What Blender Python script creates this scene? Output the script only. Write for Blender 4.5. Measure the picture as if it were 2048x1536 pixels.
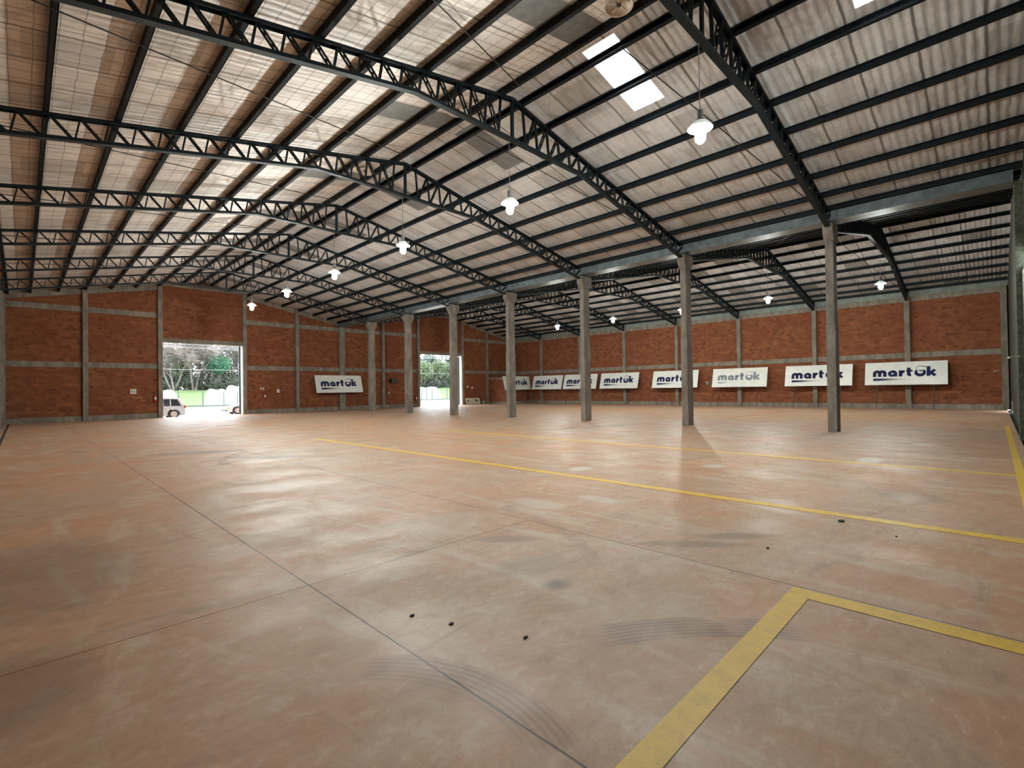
import bpy, math, random
from mathutils import Vector, Matrix
random.seed(7)
PI = math.pi
scn = bpy.context.scene
for o in list(bpy.data.objects): bpy.data.objects.remove(o)
C = scn.collection

# ------------------------------------------------------------------ camera
cam_d = bpy.data.cameras.new('camera'); cam = bpy.data.objects.new('camera', cam_d); C.objects.link(cam)
cam_d.sensor_width = 36.0; cam_d.lens = 36.0*973.0/2048; cam_d.shift_x = -5.08/2048
cam_d.clip_start = 0.05; cam_d.clip_end = 600
Rr = Vector((0.7024238, -0.71161134, -0.014495)); Ru = Vector((0.003114, -0.0172924, 0.9998456)); Rf = Vector((0.7117521, 0.7023605, 0.0099306))
cam.matrix_world = Matrix(((Rr.x, Ru.x, -Rf.x, 0), (Rr.y, Ru.y, -Rf.y, 0), (Rr.z, Ru.z, -Rf.z, 1.65), (0, 0, 0, 1)))
scn.camera = cam

# ------------------------------------------------------------------ view + sky
scn.view_settings.view_transform = 'Standard'; scn.view_settings.look = 'None'
scn.view_settings.gamma = 1.0; scn.view_settings.use_curve_mapping = False
scn.view_settings.exposure = 0.15
SKY = 8.0
LAMP = 1150.0
w = bpy.data.worlds.new('overcast_sky'); scn.world = w; w.use_nodes = True
nt = w.node_tree; nt.nodes.clear()
bg = nt.nodes.new('ShaderNodeBackground'); ow = nt.nodes.new('ShaderNodeOutputWorld')
tc = nt.nodes.new('ShaderNodeTexCoord'); nz = nt.nodes.new('ShaderNodeTexNoise'); cr = nt.nodes.new('ShaderNodeValToRGB')
nz.inputs['Scale'].default_value = 2.2; nz.inputs['Detail'].default_value = 5
cr.color_ramp.elements[0].color = (0.80, 0.90, 1.0, 1); cr.color_ramp.elements[1].color = (1.0, 1.0, 1.0, 1)
nt.links.new(tc.outputs['Generated'], nz.inputs['Vector']); nt.links.new(nz.outputs['Fac'], cr.inputs['Fac'])
nt.links.new(cr.outputs['Color'], bg.inputs['Color']); bg.inputs['Strength'].default_value = SKY
nt.links.new(bg.outputs[0], ow.inputs[0])
cy = scn.cycles
cy.use_denoising = True; cy.max_bounces = 10; cy.diffuse_bounces = 6; cy.glossy_bounces = 3; cy.transmission_bounces = 4
cy.transparent_max_bounces = 6; cy.sample_clamp_indirect = 8.0; cy.caustics_reflective = False; cy.caustics_refractive = False

def portal(name, loc, sx, sy, direction):
    l = bpy.data.lights.new(name, 'AREA'); l.shape = 'RECTANGLE'; l.size = sx; l.size_y = sy
    l.cycles.is_portal = True
    o = bpy.data.objects.new(name, l); C.objects.link(o); o.location = loc
    o.rotation_euler = Vector(direction).to_track_quat('-Z', 'Y').to_euler()

# ------------------------------------------------------------------ measured layout
R1, R2 = 9.5, 30.4            # ridge lines
XL, XC, XR = -0.8, 19.93, 40.8
T = [4.01 + 5.313*k for k in range(7)]
YE, YF = 41.2, -0.5           # end wall and front wall inner faces
SL = 0.2
ZR = 9.65                     # truss top chord at ridge
def ztop(x, r): return ZR - SL*abs(x-r)
def zroof(x):
    r = R1 if x < 19.95 else R2
    return ztop(x, r) + 0.17
portal('portal_opening', (9.45, YE+0.1, 2.6), 5.1, 5.2, (0, -1, 0))
portal('portal_opening', (30.8, YE+0.1, 2.6), 5.3, 5.2, (0, -1, 0))
portal('portal_opening', (12.0, YF-0.36, 5.15), 14.0, .5, (0, 1, 0))  # sky light through the gap added above the front door

# ------------------------------------------------------------------ node helpers
class N:
    def __init__(s, name):
        s.m = bpy.data.materials.new(name); s.m.use_nodes = True; s.t = s.m.node_tree; s.t.nodes.clear()
        s.out = s.t.nodes.new('ShaderNodeOutputMaterial')
    def n(s, typ, **kw):
        x = s.t.nodes.new(typ)
        for k, v in kw.items(): setattr(x, k, v)
        return x
    def put(s, inp, v):
        if isinstance(v, bpy.types.NodeSocket): s.t.links.new(v, inp)
        elif isinstance(v, (tuple, list)) and len(v) == 3 and inp.type == 'RGBA': inp.default_value = (*v, 1)
        else: inp.default_value = v
    def math(s, op, a, b=0.0, c=0.0, clamp=False):
        x = s.n('ShaderNodeMath', operation=op); x.use_clamp = clamp
        s.put(x.inputs[0], a); s.put(x.inputs[1], b); s.put(x.inputs[2], c); return x.outputs[0]
    def mix(s, f, a, b, mode='MIX'):
        x = s.n('ShaderNodeMix', data_type='RGBA', blend_type=mode); x.clamp_factor = True
        s.put(x.inputs['Factor'], f); s.put(x.inputs['A'], a); s.put(x.inputs['B'], b)
        return x.outputs['Result']
    def pos(s): return s.n('ShaderNodeNewGeometry').outputs['Position']
    def obj(s): return s.n('ShaderNodeTexCoord').outputs['Object']
    def sep(s, v):
        x = s.n('ShaderNodeSeparateXYZ'); s.put(x.inputs[0], v); return x.outputs
    def comb(s, a, b, c):
        x = s.n('ShaderNodeCombineXYZ')
        s.put(x.inputs[0], a); s.put(x.inputs[1], b); s.put(x.inputs[2], c); return x.outputs[0]
    def mapv(s, v, scale=(1, 1, 1), loc=(0, 0, 0), rot=(0, 0, 0)):
        x = s.n('ShaderNodeMapping'); s.put(x.inputs['Vector'], v)
        x.inputs['Scale'].default_value = scale; x.inputs['Location'].default_value = loc; x.inputs['Rotation'].default_value = rot
        return x.outputs[0]
    def noise(s, v, scale=1.0, detail=4, rough=0.55, dist=0.0):
        x = s.n('ShaderNodeTexNoise'); s.put(x.inputs['Vector'], v)
        x.inputs['Scale'].default_value = scale; x.inputs['Detail'].default_value = detail
        x.inputs['Roughness'].default_value = rough; x.inputs['Distortion'].default_value = dist
        return x.outputs['Fac']
    def step(s, v, lo, hi, a=0.0, b=1.0):
        x = s.n('ShaderNodeMapRange', interpolation_type='SMOOTHSTEP')
        s.put(x.inputs['Value'], v); x.inputs['From Min'].default_value = lo; x.inputs['From Max'].default_value = hi
        x.inputs['To Min'].default_value = a; x.inputs['To Max'].default_value = b
        return x.outputs[0]
    def bsdf(s, color, rough=0.7, metal=0.0, bump=None, bstr=0.3, bdist=0.02, emis=None, estr=0.0, spec=0.5, alpha=None):
        b = s.n('ShaderNodeBsdfPrincipled')
        s.put(b.inputs['Base Color'], color); s.put(b.inputs['Roughness'], rough); s.put(b.inputs['Metallic'], metal)
        b.inputs['Specular IOR Level'].default_value = spec
        if emis is not None: s.put(b.inputs['Emission Color'], emis); b.inputs['Emission Strength'].default_value = estr
        if bump is not None:
            x = s.n('ShaderNodeBump'); x.inputs['Strength'].default_value = bstr; x.inputs['Distance'].default_value = bdist
            s.put(x.inputs['Height'], bump); s.t.links.new(x.outputs[0], b.inputs['Normal'])
        s.t.links.new(b.outputs[0], s.out.inputs[0]); return s.m

def plain(name, col, rough=0.6, metal=0.0, var=0.12, scale=6.0, spec=0.5):
    s = N(name); f = s.noise(s.pos(), scale, 5)
    a = tuple(c*(1-var) for c in col); b = tuple(min(1, c*(1+var)) for c in col)
    return s.bsdf(s.mix(s.step(f, .3, .7), a, b), rough, metal, spec=spec)

# ------------------------------------------------------------------ materials
def mat_floor():
    s = N('dusty_concrete_floor'); P = s.pos(); X, Y, Z = s.sep(P)
    big = s.noise(s.mapv(P, (0.30, 0.55, 1)), 1.0, 6, .6, .8)
    mid = s.noise(s.mapv(P, (1.6, 0.45, 1), rot=(0, 0, .6)), 1.1, 6, .62, 1.2)
    fine = s.noise(P, 26, 6, .7)
    grit = s.noise(P, 140, 3, .7)
    col = s.mix(s.step(big, .36, .62), (.45, .305, .20), (.51, .27, .145))
    col = s.mix(s.step(mid, .50, .68), col, (.53, .40, .285))
    col = s.mix(s.step(s.noise(s.mapv(P, (.5, 1.7, 1), (3, 7, 0), (0, 0, -.35)), .9, 5, .65, 1.5), .56, .74), col, (.34, .225, .15))
    col = s.mix(s.step(s.noise(s.mapv(P, (.9, .9, 1), (13, 2, 0)), .8, 5, .6, .5), .58, .75), col, (.50, .26, .14))
    # wear and dust speckle
    m8 = s.noise(s.mapv(P, (1, 1.6, 1), (4, 4, 0), (0, 0, .5)), 5.5, 7, .72, .6)
    col = s.mix(s.math('MULTIPLY', s.step(m8, .5, .68), .45), col, (.33, .19, .115))
    col = s.mix(s.math('MULTIPLY', s.step(m8, .34, .5, 1, 0), .4), col, (.58, .46, .35))
    m40 = s.noise(P, 55, 5, .75)
    col = s.mix(s.math('MULTIPLY', s.step(m40, .56, .68), .35), col, (.2, .13, .09))
    col = s.mix(s.math('MULTIPLY', s.step(fine, .35, .75), .35), col, (.30, .21, .15))
    col = s.mix(s.math('MULTIPLY', s.step(grit, .55, .8), .4), col, (.55, .46, .38))
    # stains with a shape of their own
    def blot(col, cx, cy, rx, ry, c, k, rot=0.0, soft=.5):
        v = s.mapv(P, (1, 1, 1), (-cx, -cy, 0)); v = s.mapv(v, (1/rx, 1/ry, 0), (0, 0, 0), (0, 0, 0)) if rot == 0 else s.mapv(s.mapv(v, rot=(0, 0, rot)), (1/rx, 1/ry, 0))
        ln = s.n('ShaderNodeVectorMath', operation='LENGTH'); s.put(ln.inputs[0], v)
        d = s.math('ADD', ln.outputs['Value'], s.math('MULTIPLY', s.math('SUBTRACT', s.noise(P, 5, 4), .5), .5))
        return s.mix(s.math('MULTIPLY', s.step(d, 1-soft, 1.15, 1, 0), k), col, c)
    col = blot(col, 3.17, 2.65, .17, .13, (.09, .055, .045), .75, soft=.8)
    col = blot(col, 3.3, 3.1, .45, .3, (.2, .15, .12), .35, soft=.8)
    for (a, b, rx, ry, k) in ((8.0, 6.05, .3, .22, .8), (10.0, 4.15, .3, .25, .8), (12.9, 1.95, .55, .25, .9), (17.0, 1.36, .5, .3, .6),
                              (4.2, 12.6, .7, .35, .4), (3.2, 8.8, .6, .7, .2), (7.3, 2.2, .5, .25, .25), (14.2, 11.5, .4, .5, .5), (5.2, 4.7, .25, .5, .5), (6.0, 4.2, .2, .4, .55)):
        col = blot(col, a, b, rx, ry, (.60, .54, .48), k)
    for (a, b, rx, ry, k, rt) in ((3.5, 15.8, 1.3, .5, .5, .5), (4.6, 13.0, 1.8, .35, .5, .8), (.1, 6.3, .8, 1.5, .45, 0), (-.1, 3.9, .5, .6, .5, 0),
                              (4.9, 2.3, .7, .12, .5, .9), (9.0, .9, .5, .5, .4, 0), (5.5, 2.05, .5, .13, .5, .8), (17, 12, 3, .7, .3, .3), (3.75, 3.85, .4, .15, .5, .8)):
        col = blot(col, a, b, rx, ry, (.17, .115, .085), k, rt)
    # curved tyre marks
    def arc(col, cx, cy, r, wdt, a0, a1, k):
        dx = s.math('SUBTRACT', X, cx); dy = s.math('SUBTRACT', Y, cy)
        rr = s.math('SQRT', s.math('ADD', s.math('MULTIPLY', dx, dx), s.math('MULTIPLY', dy, dy)))
        an = s.math('ARCTAN2', dy, dx)
        d = s.math('ABSOLUTE', s.math('SUBTRACT', rr, r))
        f = s.math('MULTIPLY', s.step(d, wdt*.6, wdt, 1, 0), s.math('MULTIPLY', s.step(an, a0, a0+.12), s.step(an, a1-.12, a1, 1, 0)))
        ribs = s.step(s.math('SINE', s.math('MULTIPLY', rr, 150)), -.4, .8, .45, 1)
        f = s.math('MULTIPLY', f, s.math('MULTIPLY', ribs, s.step(s.noise(P, 3, 4), .3, .6, .3, 1)))
        return s.mix(s.math('MULTIPLY', f, k), col, (.15, .085, .06))
    col = arc(col, .75, 1.9, 1.05, .16, -.5, .9, .6)
    col = arc(col, 1.6, -.2, 2.35, .17, .45, 1.15, .8)
    col = arc(col, 6.5, 12.5, 3.2, .14, 1.8, 3.6, .55)
    col = arc(col, 5.3, 11.0, 2.7, .12, .6, 2.6, .5)
    col = arc(col, 2.0, 4.6, 2.6, .10, -.9, .5, .3)
    # joints between the slabs
    jn = s.math('MULTIPLY', s.noise(P, 4, 2), .006)
    def joint(col, coord, c, wd, k, lo=None, hi=None, other=None):
        d = s.math('ABSOLUTE', s.math('SUBTRACT', s.math('ADD', coord, jn), c))
        f = s.step(d, wd*.5, wd, 1, 0)
        if other is not None:
            f = s.math('MULTIPLY', f, s.math('MULTIPLY', s.step(other, lo, lo+.05), s.step(other, hi-.05, hi, 1, 0)))
        return s.mix(s.math('MULTIPLY', f, k), col, (.045, .025, .018))
    col = joint(col, X, 1.72, .009, .95)
    col = joint(col, X, 4.46, .009, .85)
    for c in (10.0, 15.2, 24.8, 30.0, 35.4): col = joint(col, X, c, .008, .5)
    col = joint(col, Y, 4.2, .009, .75, -2, 4.5, X)
    col = joint(col, Y, 4.2, .008, .3, 4.5, 30, X)
    for c in (9.6, 14.9, 20.2, 25.5, 30.8, 36.1): col = joint(col, Y, c, .008, .5)
    rough = s.step(s.noise(P, 1.3, 5), .3, .7, .42, .62)
    bh = s.math('ADD', s.math('MULTIPLY', fine, .4), s.math('MULTIPLY', grit, .4))
    return s.bsdf(col, rough, 0, bh, .12, .01, spec=.5)

def mat_brick(axis):
    s = N('hollow_brick_'+axis); P = s.pos(); X, Y, Z = s.sep(P)
    u = X if axis == 'along_x' else Y
    v = s.comb(u, Z, 0.0)
    b = s.n('ShaderNodeTexBrick'); s.put(b.inputs['Vector'], v)
    b.inputs['Scale'].default_value = 1.0; b.inputs['Brick Width'].default_value = .29; b.inputs['Row Height'].default_value = .19
    b.inputs['Mortar Size'].default_value = .007; b.inputs['Mortar Smooth'].default_value = .3; b.inputs['Bias'].default_value = 0
    s.put(b.inputs['Color1'], (.245, .094, .041)); s.put(b.inputs['Color2'], (.155, .054, .025)); s.put(b.inputs['Mortar'], (.17, .078, .045))
    col = b.outputs['Color']
    big = s.noise(s.mapv(v, (.35, .5, 1)), 1.0, 5, .6)
    col = s.mix(s.math('MULTIPLY', s.step(big, .4, .66), .65), col, (.18, .056, .028))
    col = s.mix(s.math('MULTIPLY', s.step(s.noise(s.mapv(v, (.5, 2.2, 1), (5, 3, 0)), 1.2, 5, .6), .55, .8), .6), col, (.42, .17, .07))
    spots = s.noise(s.mapv(v, (2.6, 4.8, 1), (2, 9, 0)), 1.0, 3, .55)
    col = s.mix(s.math('MULTIPLY', s.step(spots, .61, .67), .8), col, (.07, .028, .02))
    gr = s.noise(s.mapv(v, (1.3, 9, 1)), 2.0, 5, .7)
    col = s.mix(s.math('MULTIPLY', s.step(gr, .55, .8), .35), col, (.16, .06, .035))
    col = s.mix(s.math('MULTIPLY', s.step(s.math('ADD', Z, s.math('MULTIPLY', s.noise(v, 1.5, 4), .9)), .3, 1.1, 1, 0), .5), col, (.17, .075, .05))
    return s.bsdf(col, .9, 0, b.outputs['Fac'], .4, .01, spec=.2)

def mat_concrete(name, c=(.27, .245, .20), stain=.5):
    s = N(name); P = s.pos(); X, Y, Z = s.sep(P)
    f = s.noise(s.mapv(P, (3, 3, 1.1)), 1.0, 6, .65)
    col = s.mix(s.step(f, .35, .68), tuple(k*.72 for k in c), tuple(k*1.22 for k in c))
    col = s.mix(s.math('MULTIPLY', s.step(s.noise(P, 9, 5, .7), .5, .75), stain), col, tuple(k*.5 for k in c))
    col = s.mix(s.math('MULTIPLY', s.step(Z, .9, .2), 0.0), col, (.3, .18, .12))
    return s.bsdf(col, .85, 0, s.noise(P, 30, 5), .25, .01, spec=.25)

def mat_roof():
    s = N('foil_insulation'); P = s.pos(); X, Y, Z = s.sep(P)
    v = s.comb(s.math('DIVIDE', X, 1.28), s.math('DIVIDE', Y, 1.06), 0.0)
    fl = s.n('ShaderNodeVectorMath', operation='FLOOR'); s.put(fl.inputs[0], v)
    wn = s.n('ShaderNodeTexWhiteNoise', noise_dimensions='3D'); s.put(wn.inputs['Vector'], fl.outputs[0])
    rnd = wn.outputs['Value']
    quilt = s.step(X, 9.45, 9.55, 1, 0)   # silver quilt on the left slope, grey ribbed board elsewhere
    # the right hall's panels differ more from each other
    k = s.step(X, 29.5, 30.5, .35, 1.0)
    col = s.mix(s.math('MULTIPLY', s.step(rnd, .25, .95), k), s.mix(quilt, (.60, .585, .58), (.82, .77, .72)), s.mix(quilt, (.45, .45, .45), (.62, .60, .57)))
    col = s.mix(s.math('MULTIPLY', s.step(rnd, .86, .88), s.math('MULTIPLY', k, .8)), col, (.22, .21, .18))
    def seam(coord, per, off, wd):
        a = s.math('ABSOLUTE', s.math('SUBTRACT', s.math('FRACT', s.math('ADD', s.math('DIVIDE', coord, per), off)), .5))
        return s.step(a, wd/per*.5, wd/per, 1, 0)
    wob = s.math('MULTIPLY', s.math('SUBTRACT', s.noise(P, 2, 3), .5), .07)
    Xw = s.math('ADD', X, wob); Yw = s.math('ADD', Y, wob)
    left = s.step(X, 9.2, 9.8, 1, .35)
    col = s.mix(s.math('MULTIPLY', seam(Yw, 1.06, .5, .035), .75), col, (.12, .11, .10))
    col = s.mix(s.math('MULTIPLY', seam(Yw, .353, .0, .018), s.math('MULTIPLY', left, .55)), col, (.17, .16, .14))
    col = s.mix(s.math('MULTIPLY', seam(Xw, .32, .0, .014), s.math('MULTIPLY', left, .55)), col, (.17, .16, .14))
    st = s.noise(s.mapv(P, (.8, 2.2, 1)), 1.1, 6, .65, .6)
    col = s.mix(s.math('MULTIPLY', s.step(st, .45, .72), .6), col, (.26, .23, .195))
    rib = s.math('SINE', s.math('MULTIPLY', Y, 2*PI/.177))
    pil = s.math('ADD', s.math('MULTIPLY', s.noise(s.mapv(P, (1.2, 4, 1)), 1.6, 3), 1.2), s.math('MULTIPLY', rib, .22))
    return s.bsdf(col, .48, .12, pil, .55, .05, spec=.5)

M = {}
M['floor'] = mat_floor(); M['brick_x'] = mat_brick('along_x'); M['brick_y'] = mat_brick('along_y')
M['concrete'] = mat_concrete('wall_concrete', (.215, .19, .155)); M['column'] = mat_concrete('column_concrete', (.225, .20, .172), .5)
M['roof'] = mat_roof()
M['steel'] = plain('painted_truss_steel', (.007, .014, .018), .55, .0, .3, spec=.22)
M['steel_purlin'] = plain('painted_purlin_steel', (.007, .011, .014), .6, .0, .3, spec=.2)
M['gutter'] = plain('galvanised_gutter', (.13, .165, .18), .42, .3, .25, 3)
M['soffit'] = plain('eave_metal', (.17, .20, .18), .6, .1, .2, 3)
M['bare'] = plain('bare_grey_sheet', (.17, .17, .165), .6, .1, .15, 5)
M['rod'] = plain('dark_rod', (.03, .03, .03), .5, .3)
M['cable'] = plain('grey_cable', (.25, .26, .27), .5)
M['dish'] = None
M['vent'] = plain('vent_white', (.62, .55, .47), .5, .0, .15)
M['white'] = plain('board_white', (.68, .70, .66), .35, 0, .05, 2)
M['cream'] = plain('board_cream', (.62, .57, .42), .5, 0, .06, 4)
M['navy'] = plain('print_navy', (.012, .014, .065), .6, 0, .1, spec=.15)
M['faded'] = plain('print_faded_blue', (.17, .22, .27), .5, 0, .2, 9)
M['pole'] = plain('board_pole', (.035, .03, .028), .6)
M['black'] = plain('black_plastic', (.012, .013, .012), .5)
M['red'] = plain('extinguisher_red', (.30, .03, .02), .4)
M['paper'] = plain('paper_white', (.62, .60, .55), .7, 0, .05)
M['hook'] = plain('pale_enamel', (.72, .66, .50), .4)
M['door'] = plain('door_sheet', (.035, .04, .034), .55, .1, .25, 2)
M['jamb'] = plain('jamb_paint', (.62, .62, .60), .5, 0, .06)
M['door_steel'] = plain('door_frame_steel', (.05, .06, .07), .5, .2)
M['groove'] = plain('groove_dirt', (.018, .015, .012), .95)
M['moss'] = plain('mossy_concrete', (.075, .085, .06), .95, 0, .4, 8)
def mat_line():
    s = N('yellow_floor_paint'); P = s.pos()
    col = s.mix(s.step(s.noise(P, 7, 6, .7), .4, .7), (.74, .48, .045), (.62, .39, .05))
    col = s.mix(s.math('MULTIPLY', s.step(s.noise(P, 30, 5, .75), .56, .72), .65), col, (.33, .22, .12))
    return s.bsdf(col, .5, 0, s.noise(P, 60, 4), .1, .005)
M['yellow'] = mat_line()
def mat_fade(axis_len, name, c=(.018, .020, .075)):
    s = N(name); X, Y, Z = s.sep(s.obj())
    return s.bsdf(s.mix(s.step(X, .3, axis_len), c, (.66, .68, .65)), .6, spec=.15)
M['fade'] = mat_fade(2.0, 'print_navy_fade'); M['fade_pale'] = mat_fade(.9, 'print_pale_fade', (.36, .40, .42))
def mat_emit(name, col, st):
    s = N(name); e = s.n('ShaderNodeEmission'); s.put(e.inputs[0], col); e.inputs[1].default_value = st
    s.t.links.new(e.outputs[0], s.out.inputs[0]); return s.m
M['bulb'] = mat_emit('lit_bulb', (.97, 1.0, .93), LAMP)
def mat_translucent(name, col):
    s = N(name); a = s.n('ShaderNodeBsdfTranslucent'); b = s.n('ShaderNodeBsdfTransparent'); mx = s.n('ShaderNodeMixShader')
    s.put(a.inputs[0], col); s.put(b.inputs[0], (.75, .8, .85)); mx.inputs[0].default_value = .35
    s.t.links.new(a.outputs[0], mx.inputs[1]); s.t.links.new(b.outputs[0], mx.inputs[2]); s.t.links.new(mx.outputs[0], s.out.inputs[0]); return s.m
def mat_dish():
    s = N('lamp_dish_acrylic'); a = s.n('ShaderNodeBsdfTranslucent'); b = s.n('ShaderNodeBsdfDiffuse'); mx = s.n('ShaderNodeMixShader')
    s.put(a.inputs[0], (.85, .88, .88)); s.put(b.inputs[0], (.8, .82, .82)); mx.inputs[0].default_value = .75
    s.t.links.new(a.outputs[0], mx.inputs[1]); s.t.links.new(b.outputs[0], mx.inputs[2]); s.t.links.new(mx.outputs[0], s.out.inputs[0]); return s.m
M['dish'] = mat_dish()
M['skylight'] = mat_translucent('translucent_sheet', (.85, .9, .95))
def mat_ground():
    s = N('yard_ground'); P = s.pos(); X, Y, Z = s.sep(P)
    g = s.mix(s.step(s.noise(P, .6, 5), .35, .7), (.055, .10, .025), (.08, .125, .038))
    pale = s.mix(s.step(s.noise(P, 2, 5), .35, .7), (.60, .56, .50), (.72, .68, .60))
    edge = s.math('ADD', Y, s.math('MULTIPLY', s.noise(P, .5, 4), 3))
    near = s.step(edge, 56, 66)
    col = s.mix(near, pale, s.mix(.5, g, (.20, .22, .13)))
    col = s.mix(s.step(edge, 76, 78), col, g)
    return s.bsdf(col, .9)
M['ground'] = mat_ground()
M['car_white'] = plain('dimmed_white_car_paint', (.42, .42, .46), .25, 0, .02)  # white paint darkened in its colour to offset the overexposed yard light
M['glass_dark'] = plain('dark_glass', (.02, .025, .03), .08)
M['tyre'] = plain('tyre_rubber', (.025, .022, .02), .8)
M['rim'] = plain('alloy_rim', (.5, .45, .42), .35, .6)
M['tail'] = plain('tail_light', (.35, .03, .03), .3)
M['amber'] = plain('amber_light', (.75, .35, .12), .3)
M['fence'] = plain('fence_post', (.06, .08, .085), .7)
M['tarp'] = plain('white_tarpaulin', (.80, .84, .86), .5, 0, .05, 1)
M['tarp_blue'] = plain('pale_blue_tarpaulin', (.55, .72, .82), .5, 0, .05, 1)
M['bark'] = plain('bark', (.11, .097, .085), .9, 0, .3, 3)
M['twig'] = plain('pale_twigs', (.17, .148, .13), .9, 0, .3, 2)
M['leaf_dark'] = plain('dark_needles', (.07, .105, .085), .8, 0, .4, 1.5)
M['leaf_pine'] = plain('green_needles', (.055, .17, .10), .8, 0, .4, 1.5)
M['leaf_pale'] = plain('pale_leaves', (.13, .17, .10), .8, 0, .4, 1.5)
M['leaf_wood'] = plain('mixed_woodland', (.125, .135, .115), .9, 0, .4, .6)
M['leaf_under'] = plain('undergrowth_leaves', (.05, .066, .045), .9, 0, .5, 2)

# ------------------------------------------------------------------ mesh helpers
class MB:
    def __init__(s): s.v = []; s.f = []; s.smooth = False
    def add(s, vs, fs):
        n = len(s.v); s.v += [tuple(v) for v in vs]; s.f += [tuple(i+n for i in f) for f in fs]; return s
    def box(s, x0, x1, y0, y1, z0, z1):
        return s.add([(x0,y0,z0),(x1,y0,z0),(x1,y1,z0),(x0,y1,z0),(x0,y0,z1),(x1,y0,z1),(x1,y1,z1),(x0,y1,z1)],
                     [(0,3,2,1),(4,5,6,7),(0,1,5,4),(1,2,6,5),(2,3,7,6),(3,0,4,7)])
    def bar(s, p, q, a, b, up=(0, 0, 1)):
        p, q = Vector(p), Vector(q); d = (q-p).normalized(); u = Vector(up)
        sx = d.cross(u)
        if sx.length < 1e-4: sx = d.cross(Vector((0, 1, 0)))
        sx.normalize(); sy = sx.cross(d).normalized(); vs = []
        for e in (p, q):
            for i, j in ((-1,-1),(1,-1),(1,1),(-1,1)): vs.append(e+sx*(a/2*i)+sy*(b/2*j))
        return s.add(vs, [(0,1,2,3),(7,6,5,4),(0,4,5,1),(1,5,6,2),(2,6,7,3),(3,7,4,0)])
    def tube(s, pts, rads, n=8, cap=True):
        pts = [Vector(p) for p in pts]
        if not isinstance(rads, (list, tuple)): rads = [rads]*len(pts)
        vs = []; fs = []; ref = None
        for i, p in enumerate(pts):
            d = (pts[min(i+1, len(pts)-1)]-pts[max(i-1, 0)]).normalized()
            if ref is None: ref = Vector((1, 0, 0)) if abs(d.x) < .8 else Vector((0, 1, 0))
            a = d.cross(ref).normalized(); b = d.cross(a); ref = -b if False else ref
            for k in range(n):
                t = 2*PI*k/n; vs.append(p+(a*math.cos(t)+b*math.sin(t))*rads[i])
        for i in range(len(pts)-1):
            for k in range(n): fs.append((i*n+k, i*n+(k+1)%n, (i+1)*n+(k+1)%n, (i+1)*n+k))
        if cap: fs.append(tuple(range(n))[::-1]); fs.append(tuple((len(pts)-1)*n+k for k in range(n)))
        return s.add(vs, fs)
    def lathe(s, prof, c=(0, 0, 0), n=24, axis='z'):
        vs = []; fs = []
        for r, h in prof:
            for k in range(n):
                t = 2*PI*k/n
                if axis == 'z': vs.append((c[0]+r*math.cos(t), c[1]+r*math.sin(t), c[2]+h))
                else: vs.append((c[0]+r*math.cos(t), c[1]+h, c[2]+r*math.sin(t)))
        m = len(prof)
        for i in range(m-1):
            for k in range(n): fs.append((i*n+k, i*n+(k+1)%n, (i+1)*n+(k+1)%n, (i+1)*n+k))
        return s.add(vs, fs)
    def prism(s, poly, y0, y1, plane='xz'):
        n = len(poly)
        def pt(a, b, y): return (a, y, b) if plane == 'xz' else ((y, a, b) if plane == 'yz' else (a, b, y))
        vs = [pt(a, b, y0) for a, b in poly]+[pt(a, b, y1) for a, b in poly]
        fs = [tuple(range(n))[::-1], tuple(range(n, 2*n))]+[(i, (i+1)%n, n+(i+1)%n, n+i) for i in range(n)]
        return s.add(vs, fs)
    def build(s, name, mat, parent=None, smooth=False, bevel=0):
        me = bpy.data.meshes.new(name); me.from_pydata(s.v, [], s.f); me.materials.append(mat); me.update()
        if smooth:
            for p in me.polygons: p.use_smooth = True
        o = bpy.data.objects.new(name, me); C.objects.link(o)
        if parent is not None: o.parent = parent
        if bevel:
            b = o.modifiers.new('bevel', 'BEVEL'); b.width = bevel; b.segments = 2; b.limit_method = 'ANGLE'
        return o

def tag(o, label, cat, group=None, kind=None):
    o['label'] = label; o['category'] = cat
    if group: o['group'] = group
    if kind: o['kind'] = kind
    return o
def thing(name, label, cat, loc=(0,0,0), rz=0, group=None, kind=None):
    o = bpy.data.objects.new(name, None); C.objects.link(o); o.empty_display_size = .2
    o.location = loc; o.rotation_euler = (0, 0, rz); return tag(o, label, cat, group, kind)
def struct(o): o['kind'] = 'structure'; return o
kids = {}
def copy_tree(o, parent=None):
    c = o.copy(); C.objects.link(c)
    if parent is not None: c.parent = parent
    for ch in kids.setdefault(o.name, [k for k in bpy.data.objects if k.parent == o]): copy_tree(ch, c)
    return c
ORD = ['nearest', 'second', 'third', 'fourth', 'fifth', 'sixth', 'farthest']

# ------------------------------------------------------------------ floor
struct(MB().box(XL-.3, XR+.4, YF, YE+.28, -.3, 0).build('floor', M['floor']))
g = MB()
g.box(XL-.3, XR+.4, YF-.14, YF, -.3, -.06); struct(g.build('trim_1', M['groove']))
struct(MB().box(XL-.3, XR+.4, YF-.60, YF-.14, -.3, -.01).build('trim_2', M['moss']))
struct(MB().box(XL+.22, XL+.30, 2, YE, 0, .004).build('trim_3', M['groove']))

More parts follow.
